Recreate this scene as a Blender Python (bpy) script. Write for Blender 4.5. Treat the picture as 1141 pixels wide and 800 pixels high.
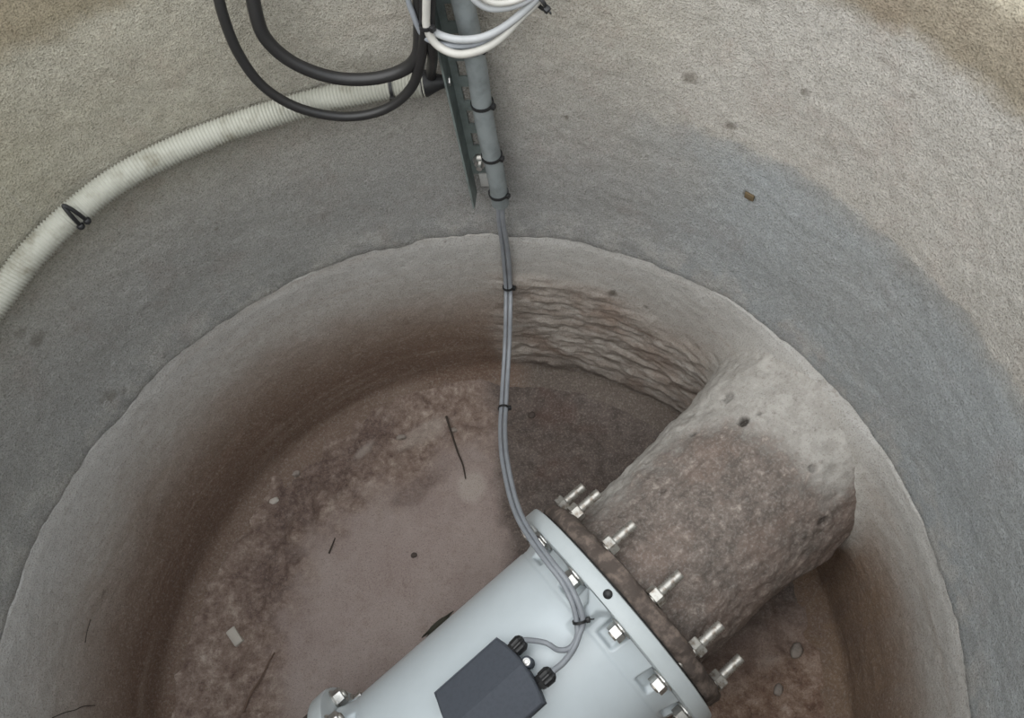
import bpy, bmesh, math, random
import numpy as np
from mathutils import Vector, Matrix

random.seed(7)
rng = np.random.default_rng(7)
scene = bpy.context.scene
for o in list(bpy.data.objects):
    bpy.data.objects.remove(o)
COL = scene.collection

# ------------------------------------------------------------------ camera
FPX, PITCH, ROLL = 852.8, 1.046, -0.217
CAM = Vector((0.1458, -0.2238, 1.4202))
s_, c_ = math.sin(PITCH), math.cos(PITCH)
FWD = Vector((0, c_, -s_)); RT0 = Vector((1, 0, 0)); UP0 = RT0.cross(FWD)
RT = math.cos(ROLL) * RT0 + math.sin(ROLL) * UP0
UP = -math.sin(ROLL) * RT0 + math.cos(ROLL) * UP0
cd = bpy.data.cameras.new('camera')
cam = bpy.data.objects.new('camera', cd); COL.objects.link(cam)
M = Matrix((RT, UP, -FWD)).transposed().to_4x4(); M.translation = CAM
cam.matrix_world = M
cd.sensor_fit = 'HORIZONTAL'; cd.sensor_width = 36.0; cd.lens = FPX / 1141 * 36.0
cd.clip_start = 0.01; cd.clip_end = 100
scene.camera = cam

# ------------------------------------------------------------------ light
world = bpy.data.worlds.new('overcast_sky'); scene.world = world
world.use_nodes = True
wn = world.node_tree.nodes; wl = world.node_tree.links
bg = wn['Background']; bg.inputs['Color'].default_value = (0.90, 0.955, 1.0, 1); bg.inputs['Strength'].default_value = 1.0
sd = bpy.data.lights.new('soft_sun', 'SUN'); sd.energy = 1.0; sd.angle = math.radians(75); sd.color = (1.0, 0.97, 0.92)
sun = bpy.data.objects.new('soft_sun', sd); COL.objects.link(sun)
sun.rotation_euler = Vector((0.48, 0.45, -1.0)).to_track_quat('-Z', 'Y').to_euler()
sun.location = (-1.4, -1.3, 4)
scene.view_settings.view_transform = 'Standard'
scene.view_settings.look = 'None'
scene.view_settings.gamma = 1.0
scene.view_settings.use_curve_mapping = False
scene.view_settings.exposure = 0.92

# ------------------------------------------------------------------ helpers
R_LOW, R_UP, Z_LEDGE, Z_TOP = 0.600, 0.605, 0.440, 1.16

def ray(px, py):
    return FWD + RT * ((px - 570.5) / FPX) - UP * ((py - 400) / FPX)
def on_plane(px, py, z):
    d = ray(px, py); return CAM + d * ((z - CAM.z) / d.z)
def on_wall(px, py, r):
    d = ray(px, py)
    a = d.x*d.x + d.y*d.y; b = CAM.x*d.x + CAM.y*d.y; c = CAM.x**2 + CAM.y**2 - r*r
    return CAM + d * ((-b + math.sqrt(b*b - a*c)) / a)
def cyl(az, r, z):
    t = math.radians(az); return Vector((r*math.sin(t), r*math.cos(t), z))

def link(name, me, m=None, parent=None, smooth=True):
    o = bpy.data.objects.new(name, me); COL.objects.link(o)
    if m and not me.materials: me.materials.append(m)
    if parent: o.parent = parent
    return o
def bm_obj(name, bm, m, parent=None, smooth=True, sharp=None):
    me = bpy.data.meshes.new(name)
    bmesh.ops.recalc_face_normals(bm, faces=bm.faces[:])
    if smooth:
        for f in bm.faces: f.smooth = True
        lim = math.radians(sharp or 38)
        for e in bm.edges:
            if len(e.link_faces) == 2 and e.calc_face_angle(0) > lim: e.smooth = False
    bm.to_mesh(me); bm.free()
    return link(name, me, m, parent)
def empty(name, loc, rot=None):
    o = bpy.data.objects.new(name, None); COL.objects.link(o); o.location = loc
    o.empty_display_size = 0.05
    if rot: o.rotation_euler = rot
    return o
def tag(o, label=None, cat=None, group=None, kind=None):
    if label: o['label'] = label
    if cat: o['category'] = cat
    if group: o['group'] = group
    if kind: o['kind'] = kind
    return o
def rel(o):            # keep world placement while parenting an unrotated child
    return o

def catmull(pts, n=10):
    P = [Vector(p) for p in pts]; P = [2*P[0]-P[1]] + P + [2*P[-1]-P[-2]]
    out = []
    for i in range(1, len(P)-2):
        p0, p1, p2, p3 = P[i-1:i+3]
        for k in range(n):
            t = k/n
            out.append(0.5*((2*p1)+(p2-p0)*t+(2*p0-5*p1+4*p2-p3)*t*t+(3*p1-p0-3*p2+p3)*t**3))
    out.append(P[-2]); return out
def frames(path):
    T = []
    for i in range(len(path)):
        a = path[max(i-1, 0)]; b = path[min(i+1, len(path)-1)]; T.append((b-a).normalized())
    n = T[0].orthogonal().normalized(); F = []
    for t in T:
        n = (n - t*n.dot(t)).normalized(); F.append((t, n, t.cross(n)))
    return F
def tube(bm, path, rad, seg=10, caps=True):
    F = frames(path); rings = []
    for i, (p, (t, n, b)) in enumerate(zip(path, F)):
        r = rad(i) if callable(rad) else rad
        rings.append([bm.verts.new(p + n*(r*math.cos(2*math.pi*k/seg)) + b*(r*math.sin(2*math.pi*k/seg))) for k in range(seg)])
    for A, B in zip(rings, rings[1:]):
        for k in range(seg):
            bm.faces.new((A[k], A[(k+1) % seg], B[(k+1) % seg], B[k]))
    if caps:
        bm.faces.new(rings[0][::-1]); bm.faces.new(rings[-1])
    return rings
def box(bm, c, ax, sx, sy, sz, bev=0):
    X, Y, Z = ax
    vs = [bm.verts.new(c + X*(i*sx/2) + Y*(j*sy/2) + Z*(k*sz/2)) for i in (-1, 1) for j in (-1, 1) for k in (-1, 1)]
    fs = [(0,1,3,2),(4,6,7,5),(0,4,5,1),(2,3,7,6),(0,2,6,4),(1,5,7,3)]
    fa = [bm.faces.new([vs[i] for i in f]) for f in fs]
    if bev:
        es = list({e for f in fa for e in f.edges})
        bmesh.ops.bevel(bm, geom=es, offset=bev, segments=2, affect='EDGES', profile=0.5)
def lathe(bm, prof, ax, origin, seg=64, close=True):
    """prof: list of (offset along axis, radius)."""
    A, U, V = ax; rings = []
    for off, r in prof:
        if r < 1e-6:
            rings.append([bm.verts.new(origin + A*off)])
        else:
            rings.append([bm.verts.new(origin + A*off + U*(r*math.cos(2*math.pi*k/seg)) + V*(r*math.sin(2*math.pi*k/seg))) for k in range(seg)])
    for P, Q in zip(rings, rings[1:]):
        for k in range(seg):
            k2 = (k+1) % seg
            if len(P) == 1 and len(Q) == 1: continue
            if len(P) == 1: bm.faces.new((P[0], Q[k], Q[k2]))
            elif len(Q) == 1: bm.faces.new((P[k], Q[0], P[k2]))
            else: bm.faces.new((P[k], P[k2], Q[k2], Q[k]))
def prism(bm, pts, origin, ax, depth, bev=0):
    """polygon pts (u,v) in plane ax[1],ax[2], extruded along ax[0]."""
    A, U, V = ax
    lo = [bm.verts.new(origin + U*u + V*v) for u, v in pts]
    hi = [bm.verts.new(origin + U*u + V*v + A*depth) for u, v in pts]
    n = len(pts)
    fs = [bm.faces.new(lo[::-1]), bm.faces.new(hi)]
    for k in range(n): fs.append(bm.faces.new((lo[k], lo[(k+1) % n], hi[(k+1) % n], hi[k])))
    if bev:
        es = list(fs[1].edges)
        bmesh.ops.bevel(bm, geom=es, offset=bev, segments=2, affect='EDGES', profile=0.5)

# lattice noise in numpy --------------------------------------------------
LAT = rng.random((64, 64, 64)).astype(np.float32)
def vnoise(x, y, z):
    xi, yi, zi = np.floor(x).astype(int), np.floor(y).astype(int), np.floor(z).astype(int)
    fx, fy, fz = x-xi, y-yi, z-zi
    fx, fy, fz = [f*f*(3-2*f) for f in (fx, fy, fz)]
    r = 0
    for a in (0, 1):
        for b in (0, 1):
            for c in (0, 1):
                w = (fx if a else 1-fx)*(fy if b else 1-fy)*(fz if c else 1-fz)
                r = r + w*LAT[(xi+a) % 64, (yi+b) % 64, (zi+c) % 64]
    return r
def fbm(x, y, z, s, oct=4, g=0.5):
    r = 0; a = 1; t = 0
    for i in range(oct):
        r = r + a*vnoise(x*s+17*i, y*s+5*i, z*s+31*i); t += a; a *= g; s *= 2.03
    return r/t
def sstep(a, b, x):
    t = np.clip((x-a)/(b-a), 0, 1); return t*t*(3-2*t)
def grid_mesh(name, V, nu, nv, m, wrap, attrs=None, kind=None):
    """V: (nu*nv,3) with u fastest outer; quads built in numpy."""
    iu = np.arange(nu if wrap else nu-1); iv = np.arange(nv-1)
    U, W = np.meshgrid(iu, iv, indexing='ij'); U = U.ravel(); W = W.ravel(); U2 = (U+1) % nu
    Q = np.stack([U*nv+W, U2*nv+W, U2*nv+W+1, U*nv+W+1], 1)
    me = bpy.data.meshes.new(name)
    me.vertices.add(len(V)); me.vertices.foreach_set('co', np.ascontiguousarray(V, dtype=np.float32).ravel())
    me.loops.add(Q.size); me.loops.foreach_set('vertex_index', Q.astype(np.int32).ravel())
    me.polygons.add(len(Q)); me.polygons.foreach_set('loop_start', (np.arange(len(Q))*4).astype(np.int32))
    me.update(calc_edges=True); me.validate()
    me.polygons.foreach_set('use_smooth', np.ones(len(me.polygons), bool))
    for k, v in (attrs or {}).items():
        at = me.attributes.new(k, 'FLOAT', 'POINT'); at.data.foreach_set('value', np.asarray(v, np.float32).ravel())
    me.materials.append(m)
    o = bpy.data.objects.new(name, me); COL.objects.link(o)
    if kind: o['kind'] = kind
    return o

# ------------------------------------------------------------------ materials
class NT:
    def __init__(s, name):
        s.m = bpy.data.materials.new(name); s.m.use_nodes = True
        s.t = s.m.node_tree; s.b = s.t.nodes['Principled BSDF']
        s.co = s.t.nodes.new('ShaderNodeTexCoord').outputs['Object']
    def n(s, typ, ins=(), **kw):
        nd = s.t.nodes.new(typ)
        for k, v in kw.items(): setattr(nd, k, v)
        for k, v in (ins.items() if isinstance(ins, dict) else enumerate(ins)):
            s.put(nd.inputs[k], v)
        return nd
    def put(s, sock, v):
        if isinstance(v, bpy.types.NodeSocket): s.t.links.new(v, sock)
        elif isinstance(v, (tuple, list)) and len(v) == 3 and sock.type == 'RGBA': sock.default_value = (*v, 1)
        else: sock.default_value = v
    def math(s, op, a, b=0.0, c=None):
        nd = s.n('ShaderNodeMath', [a, b] + ([c] if c is not None else []), operation=op); return nd.outputs[0]
    def noise(s, scale, detail=4, rough=0.55, vec=None, dist=0.0):
        return s.n('ShaderNodeTexNoise', {'Vector': vec or s.co, 'Scale': scale, 'Detail': detail, 'Roughness': rough, 'Distortion': dist}).outputs['Fac']
    def scl(s, v):
        return s.n('ShaderNodeMapping', {'Vector': s.co, 'Scale': v}).outputs[0]
    def rng(s, x, a, b, c=0.0, d=1.0):
        return s.n('ShaderNodeMapRange', {'Value': x, 'From Min': a, 'From Max': b, 'To Min': c, 'To Max': d}, interpolation_type='SMOOTHSTEP').outputs[0]
    def mix(s, f, a, b, mode='MIX'):
        nd = s.t.nodes.new('ShaderNodeMix'); nd.data_type = 'RGBA'; nd.blend_type = mode
        s.put(nd.inputs['Factor'], f); s.put(nd.inputs[6], a); s.put(nd.inputs[7], b); return nd.outputs[2]
    def ramp(s, x, stops, interp='LINEAR'):
        nd = s.t.nodes.new('ShaderNodeValToRGB'); nd.color_ramp.interpolation = interp
        el = nd.color_ramp.elements
        while len(el) < len(stops): el.new(0.5)
        for e, (p, c) in zip(el, stops): e.position = p; e.color = (*c, 1)
        s.put(nd.inputs[0], x); return nd.outputs[0]
    def attr(s, k): return s.n('ShaderNodeAttribute', attribute_name=k).outputs['Fac']
    def z(s): return s.n('ShaderNodeSeparateXYZ', [s.co]).outputs[2]
    def bump(s, h, strength=0.4, dist=0.002, prev=None):
        ins = {'Strength': strength, 'Distance': dist, 'Height': h}
        if prev: ins['Normal'] = prev
        return s.n('ShaderNodeBump', ins).outputs[0]
    def out(s, col, rough=0.8, metal=0.0, normal=None, spec=0.5):
        s.put(s.b.inputs['Base Color'], col); s.put(s.b.inputs['Roughness'], rough); s.put(s.b.inputs['Metallic'], metal)
        s.put(s.b.inputs['Specular IOR Level'], spec)
        if normal: s.put(s.b.inputs['Normal'], normal)
        return s.m

def mat_wall_upper():
    g = NT('concrete_upper'); z = g.z()
    n1 = g.noise(5, 5, 0.6); n2 = g.noise(22, 5, 0.65); n3 = g.noise(240, 3, 0.6); n4 = g.noise(520, 2, 0.6); n5 = g.noise(70, 4, 0.6)
    zz = g.math('ADD', z, g.math('MULTIPLY', g.math('SUBTRACT', n2, 0.5), 0.045))
    zz = g.math('ADD', zz, g.math('MULTIPLY', g.math('SUBTRACT', n1, 0.5), 0.03))
    t = g.math('DIVIDE', zz, 1.3)
    wet = (0.335, 0.352, 0.36); dry = (0.455, 0.43, 0.395)  # damp grey band below, dry wall above
    hi = [(0.735, (0.29, 0.25, 0.19)), (0.757, (0.33, 0.285, 0.22)), (0.770, (0.36, 0.315, 0.245)), (0.785, (0.60, 0.54, 0.43)), (1.0, (0.5, 0.46, 0.38))]
    hard = g.ramp(t, [(0.30, (0.33, 0.34, 0.34)), (0.36, wet), (0.54, wet), (0.563, (0.34, 0.34, 0.33)), (0.570, dry), (0.718, dry)] + hi)
    soft = g.ramp(t, [(0.30, (0.315, 0.315, 0.31)), (0.36, (0.31, 0.31, 0.305)), (0.46, (0.315, 0.31, 0.30)), (0.60, (0.385, 0.365, 0.33)), (0.66, (0.42, 0.393, 0.345)), (0.718, (0.42, 0.393, 0.345))] + hi)
    col = g.mix(g.attr('hard'), soft, hard)
    pale = g.rng(g.noise(3.2, 4, 0.6), 0.42, 0.68)
    lowp = g.math('MULTIPLY', g.rng(z, 0.445, 0.53, 1.0, 0.0), g.rng(n2, 0.44, 0.60))
    col = g.mix(g.math('MULTIPLY', lowp, 0.75), col, (0.42, 0.41, 0.395))
    col = g.mix(g.rng(g.noise(14, 5, 0.7), 0.5, 0.7, 0.0, 0.5), col, g.mix(1.0, col, (0.90, 0.83, 0.81), 'MULTIPLY'))
    col = g.mix(g.math('MULTIPLY', pale, 0.20), col, (0.36, 0.345, 0.32))
    col = g.mix(g.attr('green'), col, g.mix(1.0, col, (0.84, 0.83, 0.70), 'MULTIPLY'))
    st = g.noise(1.0, 3, 0.6, vec=g.scl((55, 55, 3)))
    col = g.mix(g.math('MULTIPLY', g.rng(st, 0.60, 0.75), 0.14), col, (0.45, 0.44, 0.42))
    col = g.mix(g.rng(n5, 0.35, 0.65, 0.0, 0.22), col, g.mix(1.0, col, (0.66, 0.64, 0.60), 'MULTIPLY'))
    col = g.mix(g.rng(n3, 0.45, 0.70, 0.0, 0.55), col, g.mix(1.0, col, (1.35, 1.35, 1.34), 'MULTIPLY'))
    col = g.mix(g.rng(n4, 0.50, 0.66, 0.0, 0.62), col, g.mix(1.0, col, (0.40, 0.39, 0.36), 'MULTIPLY'))
    col = g.mix(g.math('MULTIPLY', g.attr('dirt'), 0.9), col, (0.10, 0.085, 0.065))
    b = g.bump(n4, 0.8, 0.002); b = g.bump(n3, 0.6, 0.002, b)
    return g.out(col, 0.85, normal=b, spec=0.3)

def mat_wall_lower():
    g = NT('concrete_lower'); z = g.z()
    n1 = g.noise(4.5, 5, 0.6); n2 = g.noise(20, 5, 0.65); n3 = g.noise(220, 3, 0.6); n4 = g.noise(480, 2, 0.6); n5 = g.noise(70, 4, 0.6)
    zz = g.math('ADD', z, g.math('MULTIPLY', g.math('SUBTRACT', n1, 0.5), 0.10))
    zz = g.math('ADD', zz, g.math('MULTIPLY', g.math('SUBTRACT', n2, 0.5), 0.06))
    zz = g.math('ADD', zz, g.math('MULTIPLY', g.attr('lift'), -1.0))
    t = g.math('DIVIDE', zz, 0.45)
    col = g.ramp(t, [(0.0, (0.20, 0.142, 0.112)), (0.10, (0.165, 0.108, 0.080)), (0.26, (0.175, 0.116, 0.086)), (0.40, (0.235, 0.174, 0.138)),
                     (0.55, (0.325, 0.272, 0.235)), (0.68, (0.41, 0.38, 0.35)), (0.84, (0.455, 0.44, 0.42)), (1.0, (0.47, 0.46, 0.445))])
    band = g.noise(1.0, 3, 0.6, vec=g.scl((2.5, 2.5, 42)))
    col = g.mix(g.rng(band, 0.5, 0.75, 0.0, 0.35), col, (0.33, 0.27, 0.22))
    st = g.noise(1.0, 4, 0.65, vec=g.scl((15, 15, 66)))
    mort = g.ramp(st, [(0.28, (0.17, 0.13, 0.105)), (0.42, (0.28, 0.24, 0.21)), (0.56, (0.37, 0.33, 0.295)), (0.72, (0.48, 0.445, 0.41))])
    mort = g.mix(g.rng(g.noise(11, 4, 0.6), 0.45, 0.7, 0.0, 0.6), mort, (0.26, 0.185, 0.145))
    col = g.mix(g.attr('mortar'), col, mort)
    col = g.mix(g.attr('dark_foot'), col, (0.15, 0.128, 0.112))
    cl = g.mix(g.rng(g.noise(45, 6, 0.7), 0.35, 0.7), (0.36, 0.34, 0.31), (0.47, 0.45, 0.42))
    col = g.mix(g.attr('collar'), col, cl)
    vs = g.noise(1.0, 4, 0.6, vec=g.scl((26, 26, 3)))
    col = g.mix(g.math('MULTIPLY', g.attr('rust'), g.rng(vs, 0.35, 0.65, 0.3, 1.0)), col, (0.235, 0.16, 0.11))
    col = g.mix(g.rng(n5, 0.35, 0.65, 0.0, 0.25), col, g.mix(1.0, col, (0.62, 0.60, 0.57), 'MULTIPLY'))
    col = g.mix(g.rng(n3, 0.45, 0.75, 0.0, 0.26), col, (0.52, 0.48, 0.44))
    col = g.mix(g.rng(n4, 0.52, 0.68, 0.0, 0.55), col, g.mix(1.0, col, (0.42, 0.40, 0.37), 'MULTIPLY'))
    col = g.mix(g.math('MULTIPLY', g.attr('dirt'), 0.9), col, (0.08, 0.065, 0.05))
    b = g.bump(n4, 0.7, 0.0018); b = g.bump(n3, 0.6, 0.002, b)
    return g.out(col, 0.82, normal=b, spec=0.3)

def mat_floor():
    g = NT('silty_floor')
    n1 = g.noise(7, 6, 0.65); n2 = g.noise(38, 6, 0.7); n3 = g.noise(230, 3, 0.6); n4 = g.noise(480, 2, 0.6); n5 = g.noise(85, 5, 0.65)
    silt = g.mix(g.rng(n1, 0.35, 0.65), (0.285, 0.226, 0.206), (0.335, 0.276, 0.252))
    silt = g.mix(g.rng(n2, 0.5, 0.72, 0.0, 0.45), silt, (0.20, 0.148, 0.125))
    rough = g.ramp(g.math('ADD', g.math('MULTIPLY', n2, 0.6), g.math('MULTIPLY', n5, 0.4)),
                   [(0.34, (0.105, 0.068, 0.056)), (0.45, (0.185, 0.130, 0.106)), (0.54, (0.255, 0.192, 0.158)), (0.66, (0.42, 0.35, 0.30))])
    col = g.mix(g.attr('rough'), silt, rough)
    col = g.mix(g.attr('purple'), col, g.mix(g.rng(n5, 0.35, 0.65), (0.085, 0.056, 0.048), (0.16, 0.11, 0.092)))
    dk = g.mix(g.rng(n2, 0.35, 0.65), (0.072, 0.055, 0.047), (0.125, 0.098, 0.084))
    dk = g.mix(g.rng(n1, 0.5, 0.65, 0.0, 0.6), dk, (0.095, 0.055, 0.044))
    col = g.mix(g.attr('wet'), col, dk)  # darker floor tone where the mask is set
    rs = g.ramp(n2, [(0.32, (0.11, 0.062, 0.042)), (0.48, (0.20, 0.128, 0.092)), (0.60, (0.31, 0.225, 0.175)), (0.70, (0.42, 0.34, 0.29))])
    col = g.mix(g.attr('rust'), col, rs)
    col = g.mix(g.attr('pale'), col, (0.42, 0.37, 0.33))
    col = g.mix(g.rng(n3, 0.45, 0.75, 0.0, 0.25), col, (0.46, 0.385, 0.34))
    col = g.mix(g.rng(n4, 0.52, 0.68, 0.0, 0.55), col, g.mix(1.0, col, (0.45, 0.41, 0.38), 'MULTIPLY'))
    b = g.bump(n4, 0.35, 0.0015); b = g.bump(n5, 0.4, 0.003, b)
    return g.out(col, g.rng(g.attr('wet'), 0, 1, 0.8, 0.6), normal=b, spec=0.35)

def mat_casing():
    g = NT('dirty_mortar')
    n1 = g.noise(9, 6, 0.65); n2 = g.noise(45, 6, 0.7); n3 = g.noise(230, 3, 0.6); n4 = g.noise(480, 2, 0.6); n5 = g.noise(95, 5, 0.65)
    clean = g.mix(g.rng(n2, 0.35, 0.7), (0.33, 0.31, 0.285), (0.45, 0.43, 0.40))
    clean = g.mix(g.rng(n5, 0.55, 0.72, 0.0, 0.6), clean, (0.20, 0.18, 0.16))
    dirty = g.ramp(g.math('ADD', g.math('MULTIPLY', n2, 0.55), g.math('MULTIPLY', n5, 0.45)),
                   [(0.36, (0.085, 0.070, 0.060)), (0.46, (0.14, 0.116, 0.102)), (0.56, (0.20, 0.165, 0.145)), (0.66, (0.40, 0.35, 0.31))])
    dirty = g.mix(g.rng(n1, 0.45, 0.62, 0.0, 0.5), dirty, (0.215, 0.155, 0.128))
    d = g.math('ADD', g.attr('dirtmask'), g.math('MULTIPLY', g.math('SUBTRACT', n2, 0.5), 1.3))
    d = g.math('ADD', d, g.math('MULTIPLY', g.math('SUBTRACT', n5, 0.5), 0.8))
    col = g.mix(g.rng(d, 0.1, 0.9), clean, dirty)
    col = g.mix(g.attr('pit'), col, (0.035, 0.028, 0.024))
    col = g.mix(g.rng(n3, 0.45, 0.75, 0.0, 0.28), col, (0.52, 0.48, 0.44))
    col = g.mix(g.rng(n4, 0.56, 0.74, 0.0, 0.42), col, (0.08, 0.065, 0.055))
    b = g.bump(n4, 0.4, 0.0016); b = g.bump(n5, 0.5, 0.004, b)
    return g.out(col, 0.85, normal=b, spec=0.3)

def mat_plain(name, c, rough=0.5, metal=0.0, var=0.15, scale=60, bump=0.0, bscale=200, c2=None, spec=0.5, lo=0.4, hi=0.7):
    g = NT(name); n = g.noise(scale, 4, 0.6)
    col = g.mix(g.rng(n, lo, hi, 0.0, 1.0 if c2 else var), c, c2 or tuple(x*0.5 for x in c))
    nb = g.bump(g.noise(bscale, 3, 0.5), bump, 0.001) if bump else None
    return g.out(col, rough, metal, nb, spec)

M_UP, M_LOW, M_FLOOR, M_CASE = mat_wall_upper(), mat_wall_lower(), mat_floor(), mat_casing()
M_WHITE = mat_plain('white_enamel', (0.56, 0.615, 0.645), 0.28, var=0.06, scale=25, bump=0.05, bscale=300)
M_WHITE_PLATE = mat_plain('white_flange_paint', (0.55, 0.595, 0.61), 0.42, var=0.12, scale=30, bump=0.08)
M_BOX = mat_plain('charcoal_plastic', (0.075, 0.083, 0.10), 0.7, var=0.2, scale=200, bump=0.2, bscale=700, spec=0.2)
M_BLACK = mat_plain('black_plastic', (0.018, 0.018, 0.019), 0.45, var=0.2)
M_RUBBER = mat_plain('black_cable_jacket', (0.022, 0.021, 0.021), 0.42, var=0.25, scale=40, bump=0.1)
M_GREYC = mat_plain('grey_cable_jacket', (0.26, 0.275, 0.30), 0.45, var=0.25, scale=50)
M_LGREYC = mat_plain('light_grey_cable_jacket', (0.42, 0.43, 0.44), 0.45, var=0.2, scale=50)
M_CREAMC = mat_plain('off_white_cable_jacket', (0.50, 0.485, 0.45), 0.5, var=0.2, scale=60)
M_HOSE = mat_plain('off_white_hose', (0.43, 0.425, 0.37), 0.6, scale=28, c2=(0.24, 0.225, 0.175), lo=0.5, hi=0.75)
M_STEEL = mat_plain('dull_galvanised_steel', (0.20, 0.235, 0.225), 0.55, metal=0.15, scale=35, c2=(0.13, 0.15, 0.145), bump=0.1)
M_COND = mat_plain('grey_conduit_plastic', (0.23, 0.255, 0.26), 0.5, scale=30, c2=(0.155, 0.172, 0.175), bump=0.08)
M_ZINC = mat_plain('bright_zinc', (0.62, 0.61, 0.585), 0.32, metal=0.85, var=0.5, scale=120)
M_PLATE = mat_plain('pale_zinc_plate', (0.55, 0.55, 0.53), 0.45, metal=0.2, var=0.3, scale=90)
M_STUD = mat_plain('weathered_zinc', (0.50, 0.485, 0.45), 0.42, metal=0.7, scale=130, c2=(0.24, 0.20, 0.165))
M_RUST = mat_plain('dirty_iron', (0.075, 0.06, 0.052), 0.8, scale=60, c2=(0.15, 0.118, 0.098), bump=0.6, bscale=120)
M_CRUST = mat_plain('crusted_iron', (0.085, 0.066, 0.056), 0.85, scale=70, c2=(0.20, 0.155, 0.13), bump=0.7, bscale=130)
M_GASKET = mat_plain('black_gasket', (0.03, 0.028, 0.027), 0.8)
M_TWIG = mat_plain('dark_twig_bark', (0.05, 0.038, 0.03), 0.85, bump=0.4)
M_TWIG2 = mat_plain('reddish_twig_bark', (0.15, 0.10, 0.075), 0.85, bump=0.4)
M_PALE = mat_plain('pale_chip', (0.50, 0.46, 0.41), 0.8, var=0.3)
M_STONE = mat_plain('grey_pebble', (0.30, 0.26, 0.23), 0.85, c2=(0.15, 0.12, 0.10), bump=0.4)
M_DARKSTONE = mat_plain('dark_clod', (0.075, 0.058, 0.05), 0.9, bump=0.5)
M_LEAF = mat_plain('brown_leaf_scrap', (0.12, 0.085, 0.045), 0.8, bump=0.3)
M_GROUND = mat_plain('gravel_ground', (0.26, 0.235, 0.20), 0.9, scale=40, c2=(0.14, 0.125, 0.11), bump=0.6, bscale=60)
M_SEAL = mat_plain('dark_moss', (0.05, 0.048, 0.035), 0.95, bump=0.6)

# axis frame of the meter and its pipes (A along the pipe, S sideways, KM up)
PHI, TILT = 0.4862, 0.080
A = Vector((math.cos(PHI)*math.cos(TILT), math.sin(PHI)*math.cos(TILT), math.sin(TILT))); S = Vector((math.sin(PHI), -math.cos(PHI), 0)); K = Vector((0, 0, 1)); KM = S.cross(A)
if KM.z < 0: KM = -KM
C0 = Vector((0.2211, 0.0060, 0.23))
RF, RB = 0.1907, 0.1684

# ------------------------------------------------------------------ setting: walls, floor, ground
def spots_on_wall(P, spots):
    m = np.zeros(len(P))
    for (q, rad, amp) in spots:
        d = np.linalg.norm((P-np.array(q))*np.array((1, 1, 1)), axis=1)
        d = d*(0.35+1.3*fbm(P[:, 0], P[:, 1], P[:, 2], 130, 3))
        m = np.maximum(m, amp*(1-sstep(rad*0.5, rad, d)))
    return m

# upper ring
NU = 900
zs = np.concatenate([[0.425, 0.442], np.linspace(0.452, 1.02, 150), np.linspace(1.03, Z_TOP, 24)])
az = np.linspace(0, 2*np.pi, NU, endpoint=False)
AZ, ZZ = np.meshgrid(az, zs, indexing='ij'); AZ = AZ.ravel(); ZZ = ZZ.ravel()
rr = np.where(ZZ < 0.43, R_UP+0.004, np.where(ZZ < 0.45, R_LOW+0.0003, R_UP-0.0042*(1-sstep(0.45, 0.53, ZZ))))
X0, Y0 = rr*np.sin(AZ), rr*np.cos(AZ)
rr = rr + (fbm(X0, Y0, ZZ, 12, 3)-0.5)*0.006 + (fbm(X0, Y0, ZZ, 90, 2)-0.5)*0.0025
V = np.stack([rr*np.sin(AZ), rr*np.cos(AZ), ZZ], 1)
azd = np.degrees(AZ); azd = np.where(azd > 180, azd-360, azd)
green = sstep(18, -25, azd)*(0.35+0.6*fbm(V[:, 0], V[:, 1], V[:, 2], 4, 3))*(0.25+0.75*sstep(0.66, 0.76, V[:, 2]))
wsp = lambda px, py, r, a=1.0, R=R_UP: (tuple(on_wall(px, py, R)), r, a)
dirt = spots_on_wall(V, [wsp(835, 219, .009), wsp(768, 86, .010, .7), wsp(121, 441, .012, .6), wsp(135, 436, .010, .45), wsp(112, 446, .007, .5), wsp(40, 380, .014, .5), wsp(815, 140, .007, .7),
                         wsp(630, 130, .004), wsp(241, 256, .005, .8), wsp(1020, 106, .004, .8), wsp(897, 102, .005, .8), wsp(22, 372, .010, .4)])
def ledge_wave(P):
    a_ = np.arctan2(P[:, 0], P[:, 1]); w = np.clip(1-np.abs(P[:, 2]-0.442)/0.06, 0, 1)
    P[:, 2] += w*(0.020*(fbm(np.sin(a_)+5, np.cos(a_)+5, 0*a_, 9, 4)-.5) + 0.006*(fbm(np.sin(a_)+9, np.cos(a_)+9, 0*a_, 45, 3)-.5))
ledge_wave(V)
wall_up = grid_mesh('wall_upper', V, NU, len(zs), M_UP, True, {'green': np.clip(green, 0, 1), 'dirt': dirt, 'hard': sstep(34, 54, azd + 20*(fbm(V[:, 0], V[:, 1], V[:, 2], 8, 3)-.5))*(1-sstep(150, 175, azd))}, 'structure')
tag(wall_up, 'round concrete shaft wall, tan and dry above a grey damp band')

# lower ring
zs = np.concatenate([np.linspace(-0.03, 0.435, 150), [0.4395, 0.4412]])
AZ, ZZ = np.meshgrid(az, zs, indexing='ij'); AZ = AZ.ravel(); ZZ = ZZ.ravel()
azd = np.degrees(AZ); azd = np.where(azd > 180, azd-360, azd)
rr = np.where(ZZ > 0.441, R_LOW+0.016, R_LOW - 0.022*np.clip(1-ZZ/0.44, 0, 1))
X0, Y0 = R_LOW*np.sin(AZ), R_LOW*np.cos(AZ)
nb = fbm(X0, Y0, ZZ, 7, 3)
mort = sstep(10, 17, azd+8*(nb-.5))*(1-sstep(60, 68, azd))*sstep(0.035, 0.06, ZZ)*(1-sstep(0.285, 0.355, ZZ+0.16*(nb-.5)+0.001*np.maximum(azd-30, 0)))
ridge = 0.7*fbm(AZ*13, AZ*0, ZZ*62, 1.0, 4, 0.6)+0.3*fbm(X0+4, Y0+4, ZZ+4, 60, 3)
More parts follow.
